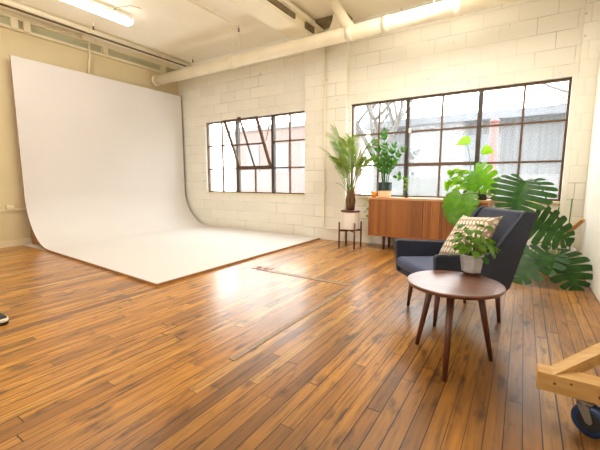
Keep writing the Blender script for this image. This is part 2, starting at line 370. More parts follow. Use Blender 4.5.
# outside
M_asphalt = noisy('pale_concrete', lin(206, 202, 194), lin(192, 188, 180), rough=.9)  # mostly hidden ground, made pale to bounce daylight onto the ceiling
M_shed = noisy('corrugated_grey', lin(84, 84, 87), lin(48, 48, 50), rough=.7, scale=(10, 1, .3), detail=3)
M_roof = noisy('pale_roof', lin(92, 94, 99), lin(82, 84, 90), rough=.7)
M_lowwall = noisy('white_masonry', lin(94, 94, 94), lin(84, 84, 84), rough=.8)
M_brick = noisy('pale_brick', lin(100, 80, 74), lin(84, 68, 64), rough=.8, scale=(6,6,14))
M_redpost = noisy('red_paint', lin(104, 58, 52), lin(94, 52, 46), rough=.6)
M_bark = noisy('grey_bark', lin(90, 86, 82), lin(76, 72, 68), rough=.9, scale=(8,8,30), bump=.3)

# ------------------------------------------------------------------ room shell
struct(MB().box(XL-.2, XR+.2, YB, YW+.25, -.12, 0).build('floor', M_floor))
struct(MB().box(XL-.2, XR+.2, YB, YW+.25, ZC, ZC+.15).build('ceiling', M_ceil))
w = MB()
YO = YW+.2
w.box(XL-.2, XR+.2, YW, YO, 0, ZS); w.box(XL-.2, XR+.2, YW, YO, ZT, ZC)
w.box(XL-.2, W1[0], YW, YO, ZS, ZT); w.box(W1[1], W2[0], YW, YO, ZS, ZT); w.box(W2[1], XR+.2, YW, YO, ZS, ZT)
struct(w.build('wall_back', M_block))
struct(MB().box(XL-.2, XL, YB, YW, 0, ZC).build('wall_left', M_left))
struct(MB().box(XR, XR+.2, YB, YW, 0, ZC).build('wall_right', M_block))
struct(MB().box(XR-.035, XR-.002, 2.6, 5.33, 0, 2.58).build('trim_1', M_drywall))          # white lining on the right wall
# rear wall behind the camera; its unseen opening is sized for front fill light
w = MB(); w.box(XL, XR, YB, YB+.2, 0, 1.2); w.box(XL, XR, YB, YB+.2, 3.1, ZC); w.box(XL, -4.0, YB, YB+.2, 1.2, 3.1); w.box(-1.9, XR, YB, YB+.2, 1.2, 3.1)
struct(w.build('wall_front', M_block))
struct(MB().box(-3.33, -2.53, 5.36, YW+.01, 0, ZC).build('pillar_1', M_block))
struct(MB().box(.458, XR, 5.35, YW+.01, 0, ZC).build('pillar_2', M_block))
# roof beam with its side rail and a dark strip for the groove's shade
b = MB(); b.box(-3.36, -3.02, YB+.2, 5.36, 3.33, ZC); struct(b.build('beam', M_beam))
b = MB(); b.box(-3.02, -2.99, .6, 4.55, 3.40, 3.47); b.box(-3.02, -2.99, 4.85, 5.1, 3.38, 3.47); struct(b.build('trim_2', M_gap))
b = MB(); b.box(-3.02, -2.93, YB+.2, 5.3, 3.47, 3.50); b.box(-3.02, -2.97, YB+.2, 5.3, 3.53, 3.56); struct(b.build('trim_3', M_beam))
b = MB(); b.box(-3.05, -2.45, 5.1, 5.36, 3.52, ZC-.002); struct(b.build('trim_11', M_gap))  # dark slab painted in for the shadow over the pillar head
# head of the left wall: ledge, pale green panels between posts, header
struct(MB().box(XL, XL+.07, YB, YW, 3.335, 3.375).build('trim_4', M_trim))
struct(MB().box(XL, XL+.02, YB, YW, 3.375, 3.49).build('trim_5', M_greenish))
struct(MB().box(XL, XL+.09, YB, YW, 3.49, ZC).build('trim_6', M_trim))
struct(MB().box(XL+.27, XL+.30, YB, YW, ZC-.03, ZC).build('trim_7', M_gap))
for i, y in enumerate((2.36, 2.52, 3.74, 4.98)):
    struct(MB().box(XL, XL+.10, y, y+.09, 3.345, 3.53).build('trim_%d' % (12+i), M_trim))
struct(MB().box(XL, XL+.018, YB, YW, 0, .10).build('baseboard_left', M_trim))
struct(MB().box(XL, XL+.03, YB, 2.6, .565, .59).build('trim_8', M_trim))
struct(MB().box(-2.5, .405, YW-.03, YW+.1, ZS-.03, ZS).build('trim_9', M_trim))
struct(MB().box(W1[0]-.02, W1[1]+.02, YW-.02, YW+.1, ZS-.03, ZS).build('trim_10', M_trim))

# ------------------------------------------------------------------ windows
def window(name, x0, x1, mull, bars, zbar, sash=None, thickbar=None):
    root = bpy.data.objects.new(name, None); COL.objects.link(root); struct(root); root.location = ((x0+x1)/2, YG, ZS)
    ox = (x0+x1)/2
    X = lambda x: x-ox
    rows = [0, .5, 1.0, 1.5]
    f = MB()
    t = .018
    f.box(X(x0), X(x0)+.024, -.03, .03, 0, 1.5); f.box(X(x1)-.024, X(x1), -.03, .03, 0, 1.5)
    f.box(X(x0)+.024, X(x1)-.024, -.03, .03, 0, .024); f.box(X(x0)+.024, X(x1)-.024, -.03, .03, 1.476, 1.5)
    f.build('window_frame', M_steel, root)
    for m in mull: MB().box(X(m)-.028, X(m)+.028, -.04, .035, .024, 1.476).build('mullion', M_steel_d, root)
    cols = [x0+.03]+sorted(list(mull)+list(bars))+[x1-.03]
    in_sash = lambda xa, xb: sash and xa >= sash[0]-.05 and xb <= sash[1]+.05
    for bx in bars:
        top = 1.476
        if sash and sash[0] < bx < sash[1]: top = .5
        MB().box(X(bx)-.013, X(bx)+.013, -.02, .02, .024, top).build('glazing_bar', M_steel, root)
    segs = [x0]+list(mull)+[x1]
    for a, c in zip(segs[:-1], segs[1:]):
        for r in (.5, 1.0):
            if sash and a >= sash[0]-.05 and c <= sash[1]+.05 and r == 1.0: continue
            th = .024 if (thickbar and abs(a-thickbar) < .05 and r == .5) or (sash and a >= sash[0]-.05 and c <= sash[1]+.05) else .013
            MB().box(X(a)+.024, X(c)-.024, -.024, .024, r-th, r+th).build('glazing_bar', M_steel, root)
    for a, c in zip(cols[:-1], cols[1:]):
        for r in range(3):
            if in_sash(a, c) and r > 0: continue
            g = (M_glass_low, M_glass_mid, M_glass_top)[r]
            MB().box(X(a)+.008, X(c)-.008, -.003, .003, r*.5+.012, r*.5+.49).build('pane', g, root)
    return root, X
w1, X1 = window('window_1', W1[0], W1[1], (-5.07, -4.15), (-5.52, -4.61, -3.76), None, sash=(-5.07, -4.15))
# open hopper sash of window_1, hinged at its bottom and leaning into the room
sa = bpy.data.objects.new('sash', None); COL.objects.link(sa); sa.parent = w1; sa.location = (X1(-4.61), -.03, .53); sa.rotation_euler.x = radians(25); struct(sa)
s = MB(); hw = .43; H = .98
s.box(-hw, -hw+.055, -.016, .016, 0, H); s.box(hw-.055, hw, -.016, .016, 0, H); s.box(-hw+.028, hw-.028, -.016, .016, 0, .028); s.box(-hw+.028, hw-.028, -.016, .016, H-.04, H)
s.box(-.016, .016, -.012, .012, .028, H-.028); s.box(-hw+.028, hw-.028, -.011, .011, .46, .492)
s.build('sash_frame', M_steel, sa)
for a, c in ((-hw+.02, -.008), (.008, hw-.02)):
    for z0, z1 in ((.02, .47), (.48, H-.02)): MB().box(a, c, -.003, .003, z0, z1).build('pane', M_glass_top, sa)
MB().box(-.03, .03, -.035, .0, H-.01, H+.03).build('latch', M_steel_d, sa)
MB().tube([(X1(-4.19), -.03, 1.44), (X1(-4.185), -.20, 1.0)], .008, 6).build('stay', M_steel, w1)
MB().tube([(X1(-5.03), -.03, 1.44), (X1(-5.035), -.20, 1.0)], .008, 6).build('stay', M_steel, w1)
w2, X2 = window('window_2', W2[0], W2[1], (-1.56, -.575), (-2.02, -1.07, -.07), None, thickbar=-1.56)
for z in (.98, 1.36): MB().box(X2(-1.535), X2(-1.50), -.06, -.04, z, z+.07).build('hinge', M_white_metal, w2)
# the joints between white side jambs
struct(MB().box(.405, .458, 5.40, YG, .5, ZT).build('trim_17', M_drywall))

# ------------------------------------------------------------------ cyclorama
cy = thing('cyclorama', (-4.8, 3.7, 0), 'tall white curved photo backdrop sweeping from the left wall onto the floor', 'backdrop')
cx, cyy = -4.8, 3.7
def yl(x): return 2.29+(2.05-2.29)*(x+6.65)/(3.65)          # left edge leans a little
R = .8; xb = -6.65; zb = .03; prof = []
prof.append((xb, 2.92))
for i in range(1, 8): prof.append((xb, 2.92-(2.92-zb-R)*i/7))
for i in range(1, 25):
    a = pi/2*i/24; prof.append((xb+R-R*cos(a), zb+R-R*sin(a)))
for xx in (-5.3, -4.8, -4.3, -3.8, -3.38, -3.35, -3.0): prof.append((xx, zb))
def normal(i):
    a = Vector(prof[max(i-1, 0)]); b_ = Vector(prof[min(i+1, len(prof)-1)]); t = (b_-a).normalized(); return Vector((t.y, -t.x))
outer = [Vector(p) for p in prof]; back = [Vector(p)+normal(i)*.004 for i, p in enumerate(prof)]
def sheet(off0, off1, inset=0):
    m = MB(); vs = []; n = len(prof)
    for i, p in enumerate(prof):
        nn = normal(i)
        for off in (off0, off1):
            q = Vector(p)-nn*off*-1
            vs.append((q.x-cx, yl(p[0])+inset-cyy, q.y)); vs.append((q.x-cx, (5.40 if p[0] < -3.36 else 5.345)-inset-cyy, q.y))
    fs = []
    for i in range(n-1):
        a = i*4; b2 = a+4
        fs += [(a, a+1, b2+1, b2), (a+2, b2+2, b2+3, a+3), (a, b2, b2+2, a+2), (a+1, a+3, b2+3, b2+1)]
    fs += [(0, 2, 3, 1), (4*n-4, 4*n-3, 4*n-1, 4*n-2)]
    m.add(vs, fs); return m
sheet(0, .006).build('curved_face', M_cyc, cy, smooth=False)
sheet(.006, .028).build('plywood_backing', M_ply, cy)
for o in cy.children:
    for p in o.data.polygons: p.use_smooth = False
# ribs behind the curve
for y in (2.36, 3.35, 4.35, 5.33):
    pl = [(-6.62-cx, .05), (-6.62-cx, 1.0)]
    pl += [(xb+R-R*cos(pi/2*i/12)-.035*cos(pi/2*i/12)-cx, max(zb+R-R*sin(pi/2*i/12)-.035*sin(pi/2*i/12), .012)) for i in range(0, 12)]
    pl += [(-6.05-cx, .012)]
    pts = [(-6.72-cx, .012), (-6.72-cx, .9)]+[(xb+R-(R+.036)*cos(pi/2*i/12)-cx, max(zb+R-(R+.036)*sin(pi/2*i/12), .012)) for i in range(0, 11)]
    MB().prism(pts, 'y', y-cyy-.01, y-cyy+.01).build('rib', M_ply, cy)
bp = MB(); bp.box(-6.76-cx, -3.3-cx, 2.34-.09-cyy, 2.34-cyy+.02, 0, .012); bp.build('base_strip', M_cyc, cy)

# ------------------------------------------------------------------ services on ceiling and walls
t = thing('ceiling_pipe', (-3, 4.82, 3.13), 'fat cream painted pipe running along the ceiling above the windows', 'pipe')
p = MB(); p.tube([(-3.66, 0, 0), (3.6, 0, 0)], .098, 20); p.build('pipe_run', M_pipe, t, smooth=True)
for x in (-1.55, .72, 1.25, 2.15): MB().tube([(x, 0, 0), (x+.09, 0, 0)], .108, 20).build('coupling', M_pipe, t, smooth=True)
MB().lathe([(.10, -.02), (.106, .0), (.106, .04), (.085, .07)], 20).build('end_cap', M_pipe, t).matrix_local = Matrix.Translation((-3.70, 0, 0)) @ Matrix.Rotation(pi/2, 4, 'Y')
for x in (-1.35, 1.9): MB().tube([(x, 0, .08), (x, 0, .445)], .006, 6).build('hanger_rod', M_pipe, t)
sd = MB(); sd.lathe([(.17, .09), (.15, .14), (.075, .33), (.06, .42), (.05, .445)], 4, (.42, .25, 0), rot=pi/4); sd.build('saddle', M_pipe, t, bevel=.008)
br = MB(); br.tube([(.80, 0, .02), (.70, -.06, .16), (.55, -.12, .44)], [.075, .075, .07], 14); br.build('branch', M_pipe, t, smooth=True)

t = thing('sprinkler_pipe', (-4.06, 3, 3.50), 'thin cream sprinkler pipe crossing the open ceiling towards the window wall', 'pipe')
MB().tube([(0, -5.5, 0), (0, 1.5, 0)], .016, 8).build('pipe_run', M_pipe, t)
for y in (-1, .98): MB().tube([(0, y, 0), (0, y, .08)], .006, 6).build('hanger_rod', M_pipe, t)
MB().tube([(0, 1.5, .02), (0, 1.5, -.05), (0, 1.5, -.06)], [.012, .012, .024], 8).build('sprinkler_head', M_brass, t)
def sprinkler(x, y, label):
    t = thing('sprinkler', (x, y, ZC), label, 'sprinkler', 'ceiling sprinklers')
    MB().tube([(0, 0, 0), (0, 0, -.06)], .011, 8).build('stem', M_pipe, t)
    MB().tube([(0, 0, -.06), (0, 0, -.10), (0, 0, -.105)], [.012, .012, .026], 8).build('deflector', M_brass, t)
sprinkler(-6.05, 3.24, 'small brass sprinkler on the ceiling near the end of the fluorescent light')
sprinkler(-5.95, 5.17, 'small dark sprinkler on the ceiling by the far corner pipe')
t = thing('ceiling_conduit', (-6.28, 1.5, ZC), 'cream painted pipe running under the ceiling along the left wall', 'pipe')
MB().tube([(0, -4, -.055), (0, 3.85, -.055)], .038, 12).build('pipe_run', M_pipe, t, smooth=True)
for y in (-1.5, .2, 1.75, 3.2): MB().tube([(0, y, -.055), (0, y+.04, -.055)], .043, 12).build('clamp', M_pipe, t, smooth=True)

def fluoro(x, y, label, L=2.44, group=None):
    t = thing('fluorescent_light', (x, y, ZC), label, 'light', group)
    MB().box(-.07, .07, -L/2, L/2, -.115, -.075).build('housing', M_white_metal, t, bevel=.006)
    MB().prism([(-.085, -.115), (.085, -.115), (.06, -.165), (-.06, -.165)], 'y', -L/2+.01, L/2-.01).build('diffuser', M_tube, t)
    for yy in (-L/2+.25, L/2-.25):
        MB().tube([(0, yy, 0), (0, yy, -.075)], .006, 6).build('hanger_rod', M_white_metal, t)
    return t
t = fluoro(-5.28, 2.18, 'long glowing fluorescent light hanging from the ceiling near the left wall')
FL = t
wr = MB(); wr.tube([(.02, .93, -.07), (.05, .96, -.03), (.12, 1.0, -.012), (.28, 1.06, -.012), (.35, 1.18, -.02)], .005, 6)
wr.build('cable', M_wire, t)
fluoro(-1.12, 3.42, 'fluorescent light at the top edge of the photo just above the big pipe')

t = thing('junction_box', (XL+.09, 3.46, 3.52), 'cream electrical box with a conduit dropping behind the white backdrop', 'electrical box')
MB().box(0, .06, -.10, .09, -.045, .05).build('box_body', M_trim, t, bevel=.006)
MB().tube([(.025, .02, -.045), (.025, .02, -.3), (-.03, .02, -.36), (-.06, .02, -1.2)], .018, 8).build('conduit', M_trim, t, smooth=True)
MB().tube([(.045, -.1, .0), (.045, -1.9, .0)], .014, 8).build('conduit', M_trim, t, smooth=True)
t = thing('outlet_box', (XL, 2.13, .61), 'small cream outlet box on the left wall rail beside the backdrop', 'electrical box')
MB().box(0, .05, -.05, .05, -.02, .055).build('box_body', M_trim, t, bevel=.006)
MB().box(.05, .056, -.035, .035, -.005, .042).build('cover_plate', M_trim, t)

t = thing('conduit', (-2.91, 5.345, 0), 'thin painted conduit running down the block pillar and bending right near the floor', 'pipe')
MB().tube([(0, -.02, 3.25), (0, -.02, .27), (.012, -.02, .225), (.05, -.02, .21), (.35, -.02, .21)], .013, 8).build('conduit_run', M_pipe, t, smooth=True)
for z in (.9, 1.8, 2.7): MB().box(-.03, .03, -.036, .015, z, z+.025).build('strap', M_pipe, t)

# floor patch strip, floor outlet, long board seam
t = thing('floor_strip', (-1.85, 3.12, 0), 'greyish wooden filler strip laid across the floorboards in mid floor', 'floor strip')
MB().box(-.62, .46, -.034, .034, 0, .0035).build('strip_board', M_strip, t)
t = thing('floor_strip', (-1.375, 1.9, 0), 'long greyish board seam strip running along the boards in mid floor', 'floor strip')
MB().box(-.022, .022, -.5, 1.18, 0, .003).build('strip_board', M_strip, t)
t = thing('floor_outlet', (-2.56, 3.17, 0), 'small brass floor outlet plate set in the boards before the backdrop', 'outlet')
MB().box(-.12, .12, -.07, .07, 0, .006).build('plate', M_brass, t, bevel=.002)
for x in (-.05, .05): MB().lathe([(.03, .006), (.03, .009)], 14, (x, 0, 0)).build('socket_cap', M_gap, t)

# ------------------------------------------------------------------ sideboard
sx0, sx1, sy0, sy1 = -1.965, -.36, 5.0, 5.42
t = thing('sideboard', ((sx0+sx1)/2, (sy0+sy1)/2, 0), 'low teak sideboard with vertical slatted doors under the larger window', 'sideboard')
hw, hd = (sx1-sx0)/2, (sy1-sy0)/2
MB().box(-hw, hw, -hd, hd, .757, .79).build('top', M_side_top, t, bevel=.004)
c = MB(); c.box(-hw, -hw+.025, -hd, hd, .21, .757); c.box(hw-.025, hw, -hd, hd, .21, .757); c.box(-hw+.025, hw-.025, -hd, hd, .21, .235); c.box(-hw+.025, hw-.025, hd-.02, hd, .235, .757)
c.build('carcass', M_side_body, t)
for k in range(2):
    d = MB(); n = 24; dw = (2*hw-.05)/2; x0 = -hw+.025+k*dw+.002
    sw = (dw-.004)/n
    for i in range(n):
        a = x0+i*sw
        d.prism([(a+.0004, -hd+.03), (a+.0004, -hd+.008), (a+.003, -hd+.005), (a+sw-.003, -hd+.005), (a+sw-.0004, -hd+.008), (a+sw-.0004, -hd+.03)], 'z', .237, .755)
    d.build('door', M_tambour, t)
for x in (-hw+.22, hw-.22):
    for y in (-hd+.10, hd-.06):
        MB().tube([(x, y, .21), (x, y, 0)], [.024, .018], 10).build('leg', M_stand, t, smooth=True)
    MB().box(x-.015, x+.015, -hd+.10, hd-.06, .175, .21).build('rail', M_stand, t)

# ------------------------------------------------------------------ armchair
t = thing('armchair', (-.415, 2.875, 0), 'charcoal upholstered armchair with sloping wing sides and tapered wooden legs', 'armchair', rz=atan2(.656, .755))
SIDE = [(-.30, .265), (-.345, .29), (-.365, .54), (-.35, .557), (.04, .538), (.10, .562), (.325, .824), (.35, .832), (.425, .824), (.438, .811), (.25, .285), (.22, .268)]
for sgn in (-1, 1):
    a, b_ = (.285, .335) if sgn > 0 else (-.335, -.285)
    o = taper(MB().prism(SIDE, 'y', a, b_)).build('side_panel', M_fabric, t, bevel=.014, bseg=3)
    # rounded welt along the outer upper edge
    yy = .326*sgn
    taper(MB().tube([(-.362, yy, .31), (-.367, yy, .54), (-.35, yy, .559), (.04, yy, .541), (.10, yy, .565), (.325, yy, .828), (.35, yy, .835), (.42, yy, .827)], .0025, 6)).build('piping', M_piping, o)
taper(MB().box(-.33, .215, -.284, .284, .275, .335)).build('seat_base', M_fabric, t, bevel=.015)
cush = MB(); cush.box(-.37, .13, -.28, .28, .335, .425); taper(cush).build('seat_cushion', M_seatfab, t, bevel=.035, bseg=4)
bk = MB(); bk.prism([(.09, .33), (.12, .45), (.322, .811), (.345, .826), (.395, .826), (.418, .808), (.235, .30), (.20, .275)], 'y', -.284, .284)
taper(bk).build('backrest', M_fabric, t, bevel=.02, bseg=4)
for x, y in ((-.26, .215), (-.26, -.21), (.255, -.21), (.25, .2)):
    MB().tube([(x*.9, y*.92, .29), (x, y, 0)], [.022, .012], 12).build('leg', M_walnut_leg, t, smooth=True)

# pillow: rests on the seat, leaning on the backrest
def pillow_mesh(w, h, th, n=14):
    m = MB(); vs = []; fs = []
    for side in (1, -1):
        for i in range(n+1):
            for j in range(n+1):
                a, b_ = 2*i/n-1, 2*j/n-1
                ed = (1-a**4)*(1-b_**4)
                k = 1-.10*(1-abs(a)**3)*abs(b_)**2 ; k2 = 1-.10*(1-abs(b_)**3)*abs(a)**2
                vs.append((side*th/2*ed**.6, a*w/2*k2, h/2+b_*h/2*k))
    q = (n+1)**2
    for s_ in (0, 1):
        for i in range(n):
            for j in range(n):
                a = s_*q+i*(n+1)+j; f = (a, a+1, a+n+2, a+n+1); fs.append(f if s_ else f[::-1])
    m.add(vs, fs)
    me = m.build('pillow', M_pillow, smooth=True)
    bm = bmesh.new(); bm.from_mesh(me.data); bmesh.ops.remove_doubles(bm, verts=bm.verts, dist=.0005); bm.to_mesh(me.data); bm.free()
    return me
pl = pillow_mesh(.42, .43, .13)
CH = t
Mch = Matrix.Translation((-.415, 2.875, 0)) @ Matrix.Rotation(atan2(.656, .755), 4, 'Z')
pl.matrix_world = Mch @ Matrix.Translation((-.065, -.085, .432)) @ Matrix.Rotation(radians(35), 4, 'Y') @ Matrix.Rotation(radians(-6), 4, 'X')
tag(pl, 'square cream and tan patterned cushion leaning on the armchair back', 'cushion')

# ------------------------------------------------------------------ coffee table with plant
TX, TY = -.297, 2.095
t = thing('coffee_table', (TX, TY, 0), 'round walnut coffee table on three slanted legs before the armchair', 'table')
MB().lathe([(.235, .447), (.25, .453), (.257, .464), (.257, .470), (.253, .4745)], 64).build('tabletop', M_walnut, t, smooth=False, bevel=.002)
for x, y in ((-.213, .105), (.017, -.245), (.207, .125)):
    MB().tube([(x*.60, y*.60, .449), (x, y, 0)], [.021, .0125], 14).build('leg', M_walnut_leg, t, smooth=True)
TOP = .4745

# ---- leaf shapes
def frame(d, up):
    d = Vector(d).normalized(); s = d.cross(Vector(up))
    if s.length < 1e-3: s = d.cross(Vector((1, .3, 0)))
    s.normalize(); n = s.cross(d).normalized(); return d, s, n
def leaf(mb, base, d, up, L, W, bend=.25, fold=.15, n=6, shape='oval'):
    d, s, nn = frame(d, up); base = Vector(base); vs = []; fs = []
    for i in range(n+1):
        t_ = i/n
        if shape == 'oval': w_ = sin(pi*min(1, t_*.97+.03)**.8)
        elif shape == 'round': w_ = sin(pi*min(1, t_*.94+.05))**.62
        elif shape == 'heart': w_ = sin(pi*(t_*.92+.08)**.62)
        else: w_ = sin(pi*(t_*.95+.05)**.7)**.8
        w_ = max(w_, .02)*W/2
        c = base+d*(L*t_)-nn*(bend*L*t_*t_)
        e = nn*(fold*w_)
        vs += [c-s*w_+e, c, c+s*w_+e]
    for i in range(n):
        a = i*3; fs += [(a, a+1, a+4, a+3), (a+1, a+2, a+5, a+4)]
    mb.add(vs, fs)
def monstera(mb, base, tip, up, W, lobes=7, gap=.42, droop=.16, fold=.12, split=.42):
    """split leaf: base = petiole joint, tip = point of the leaf"""
    base = Vector(base); tip = Vector(tip); L = (tip-base).length
    d, s, nn = frame(tip-base, up); vs = []; fs = []
    def P(u_, v_):
        r2 = (u_-.3)**2+v_*v_
        return base+d*(u_*L)+s*(v_*L)+nn*(fold*abs(v_)*L-droop*L*r2*1.6)
    k = W/L
    def outline(ph):
        return (.42+.58*cos(ph), k*.5*sin(ph)**.85*(1+.28*(-cos(ph))+.05))
    for sg in (1, -1):
        phs = [.0+ (pi*.95)*i/lobes for i in range(lobes+1)]
        for i in range(lobes):
            a, b_ = phs[i], phs[i+1]; mid = (a+b_)/2; hspan = (b_-a)/2
            ma = max(0, .40+.46*cos(a)); mb2 = max(0, .40+.46*cos(b_))
            g = gap if 0 < i else gap*.6
            rows = []
            for fr, sh in ((0, 1), (split*.6, 1), (split, 1), (split+(1-split)*.10, 1-g*.7), (split+(1-split)*.45, 1-g*.9), (split+(1-split)*.8, 1-g*.95), (.97, 1-g*1.05), (1.03, (1-g)*.55)):
                ring = []
                for q in (-1, 0, 1):
                    ph = mid+q*hspan*sh
                    if i == 0 and q == -1: ph = 0 if fr < 1 else mid-hspan*.6
                    o = outline(max(ph, 0.0001)); mm = ma if q == -1 else mb2 if q == 1 else (ma+mb2)/2
                    # veins leave the midrib and curve outward
                    u_ = mm+(o[0]-mm)*fr**1.7; v_ = o[1]*fr*sg
                    ring.append(P(u_, v_))
                rows.append(ring)
            o0 = len(vs)
            for ring in rows: vs += ring
            for r_ in range(len(rows)-1):
                for q in range(2):
                    x = o0+r_*3+q; fs.append((x, x+1, x+4, x+3))
    mb.add(vs, fs)
def curve(p0, p1, p2, n=10):
    p0, p1, p2 = Vector(p0), Vector(p1), Vector(p2)
    return [p0*(1-t_)**2+p1*2*t_*(1-t_)+p2*t_*t_ for t_ in (i/n for i in range(n+1))]

# small plant on the coffee table
px, py = -.235, 2.335
t = thing('potted_plant', (px, py, TOP), 'small leafy green plant in a faceted pale grey pot on the coffee table', 'plant')
po = MB(); po.lathe([(.05, .014), (.057, .018), (.070, .112), (.070, .122), (.062, .122), (.058, .1)], 7, rot=.5); po.build('pot', M_potg, t)
for k in range(3):
    a = k*2*pi/3+.5; MB().lathe([(.012, 0), (.014, .016)], 10, (.038*cos(a), .038*sin(a), 0)).build('foot', M_stand, t)
MB().lathe([(.055, .098), (.055, .104)], 8, rot=.2).build('soil', M_soil, t)
rng = random.Random(3)
def rosette(root, n, mats):
    for i in range(n):
        a = i*2.399+.3; q = sqrt((i+.5)/n)
        el = pi/2*(1-q*1.12)                    # from straight up to slightly below the rim
        r = .125*cos(el)*rng.uniform(.8, 1.1); h = .16+.14*sin(el)+rng.uniform(-.025, .03)
        tipp = Vector((r*cos(a), r*sin(a), h)); b0 = Vector((.025*cos(a), .025*sin(a), .1))
        st = curve(b0, (r*.35*cos(a), r*.35*sin(a), h*.95), tipp, 6)
        ls = rng.uniform(.044, .064); out = Vector((cos(a), sin(a), 0))
        up = (out*.9+Vector((0, 0, .75))+Vector((rng.uniform(-.4,.4), rng.uniform(-.4,.4), 0))).normalized()
        dd = (out*.7+Vector((rng.uniform(-.5,.5), rng.uniform(-.5,.5), -.55+.5*sin(el)))).normalized()
        lf = MB(); leaf(lf, tipp-dd*ls*.3, dd, up, ls, ls*.86, .22, .12, 8, 'round')
        lf.build('leaf', mats[i % len(mats)], root, smooth=True)
        MB().tube(st, .0022, 5).build('stem', M_stem, root)
rosette(t, 46, (M_pep, M_pothos, M_pep, M_pep, M_zz))

# ------------------------------------------------------------------ palm on its stand
sxp, syp = -2.25, 4.98
t = thing('plant_stand', (sxp, syp, 0), 'dark brown four legged plant stand holding the white palm pot', 'plant stand')
for x in (-.128, .128):
    for y in (-.128, .128):
        MB().tube([(x, y, 0), (x, y, .40)], [.012, .014], 10).build('leg', M_stand, t, smooth=True)
for a in (pi/4, -pi/4):
    MB().box(-.19, .19, -.013, .013, .252, .282, Matrix.Rotation(a, 4, 'Z')).build('cross_bar', M_stand, t)
t = thing('potted_palm', (sxp, syp, .283), 'feathery green palm in a white cylindrical pot on the wooden stand', 'plant')
MB().lathe([(.10, 0), (.128, .012), (.14, .29), (.132, .29), (.128, .25)], 40).build('pot', M_potw, t, smooth=False)
MB().lathe([(.146, .275), (.150, .28), (.150, .297), (.13, .302)], 40, capb=False).build('saucer_rim', M_stand, t)
MB().lathe([(.129, .25), (.129, .262)], 30).build('soil', M_soil, t)
tr = MB()
for k in range(6):
    a = k*pi/3+.3; tr.tube([(.03*cos(a), .03*sin(a), .25), (.05*cos(a), .05*sin(a), .45), (.035*cos(a), .035*sin(a), .62)], [.026, .028, .016], 8)
tr.build('trunk', M_fibre, t, smooth=True)
rng = random.Random(11)
def frond(root, p0, p1, p2, mat, nl=15, LL=.26, wd=.028, start=.38):
    m = MB(); pts = curve(p0, p1, p2, 22)
    m.tube(pts, [.007-.0055*i/22 for i in range(23)], 5)
    for i in range(nl):
        s_ = start+(1-start)*(i/(nl-1)); k = min(21, int(s_*22)); f_ = s_*22-k
        p = pts[k]*(1-f_)+pts[k+1]*f_; tg = (pts[k+1]-pts[k]).normalized()
        up = Vector((0, 0, 1))
        sd = tg.cross(up)
        if sd.length < .2: sd = tg.cross(Vector((0, 1, 0)))
        sd.normalize()
        l_ = LL*(.65+.5*sin(pi*min(1, (s_-start)/(1-start)*.8+.18)))*rng.uniform(.9, 1.1)
        for sg in (1, -1):
            dd = tg*.95+sd*sg*.75+Vector((0, 0, .1))
            leaf(m, p, dd, sd.cross(tg), l_, wd, .22, .25, 4, 'blade')
    return m.build('frond', mat, root, smooth=True)
fr = [  # tip offsets (x, y, z above the pot base), bulge
 ((-.33, .0, 1.44), (-.12, .0, 1.15)), ((-.20, -.16, 1.52), (-.10, -.06, 1.2)), ((-.36, -.12, 1.20), (-.18, -.04, 1.05)), ((-.30, .12, 1.32), (-.14, .06, 1.1)),
 ((.36, -.04, 1.32), (.12, .0, 1.1)), ((.20, .14, 1.42), (.05, .06, 1.15)), ((.33, -.20, 1.06), (.18, -.1, .98)), ((.04, -.26, 1.30), (.03, -.10, 1.05)),
 ((-.08, .16, 1.40), (-.04, .06, 1.1)), ((-.05, -.32, 1.06), (-.03, -.16, .95))]
for i, (e, b_) in enumerate(fr):
    a = i*2.4; frond(t, (.03*cos(a), .03*sin(a), .5), b_, e, M_palm, nl=13, LL=.23, wd=.02)
frond(t, (.03, 0, .5), (.14, -.06, 1.02), (.26, -.08, 1.22), M_palm_y, nl=8, LL=.13, wd=.02)
# bare leaning stalks
for e in ((-.22, -.08, .72), (-.3, .03, .98)):
    MB().tube(curve((0, 0, .4), (-.08, 0, .7), e, 8), .004, 5).build('stalk', M_stem, t)

# ------------------------------------------------------------------ things standing on the sideboard
ST = .79
t = thing('potted_plant', (-1.79, 5.2, ST), 'upright glossy leaved plant in a two tone teal and cream pot on the sideboard', 'plant')
MB().lathe([(.09, 0), (.098, .008), (.102, .1)], 36, capt=False).build('pot_base', M_potcream, t, smooth=False)
MB().lathe([(.102, .1), (.106, .105), (.108, .225), (.1, .225), (.098, .2)], 36, capb=False).build('pot_band', M_teal, t)
MB().lathe([(.098, .195), (.098, .205)], 28).build('soil', M_soil, t)
rng = random.Random(5)
zz = [((-.20, 0, .62), 6), ((-.04, .03, .98), 8), ((.13, .0, .76), 6), ((.27, -.03, .70), 6), ((-.13, -.06, .80), 6), ((.04, -.1, .60), 6), ((.09, .08, .54), 5), ((-.09, .1, .56), 5)]
for e, nl in zz:
    m = MB(); e = Vector(e); b0 = Vector((e.x*.18, e.y*.18, .2))
    pts = curve(b0, (e.x*.25, e.y*.25, e.z*.6+.1), e, 16); m.tube(pts, [.008-.005*i/16 for i in range(17)], 6)
    for i in range(nl):
        s_ = .42+.56*i/(nl-1); k = min(15, int(s_*16)); p = pts[k]; tg = (pts[k+1]-pts[k]).normalized()
        sd = tg.cross(Vector((.2, 1, .1))).normalized()
        for sg in (1, -1): leaf(m, p, tg*.75+sd*sg*.8+Vector((0, rng.uniform(-.3, .3), 0)), sd.cross(tg), rng.uniform(.075, .1), .036, .15, .2, 4, 'oval')
    leaf(m, pts[-1], pts[-1]-pts[-3], (0, -1, .2), .09, .04, .1, .2, 4, 'oval')
    m.build('leaf_stalk', M_zz, t, smooth=True)

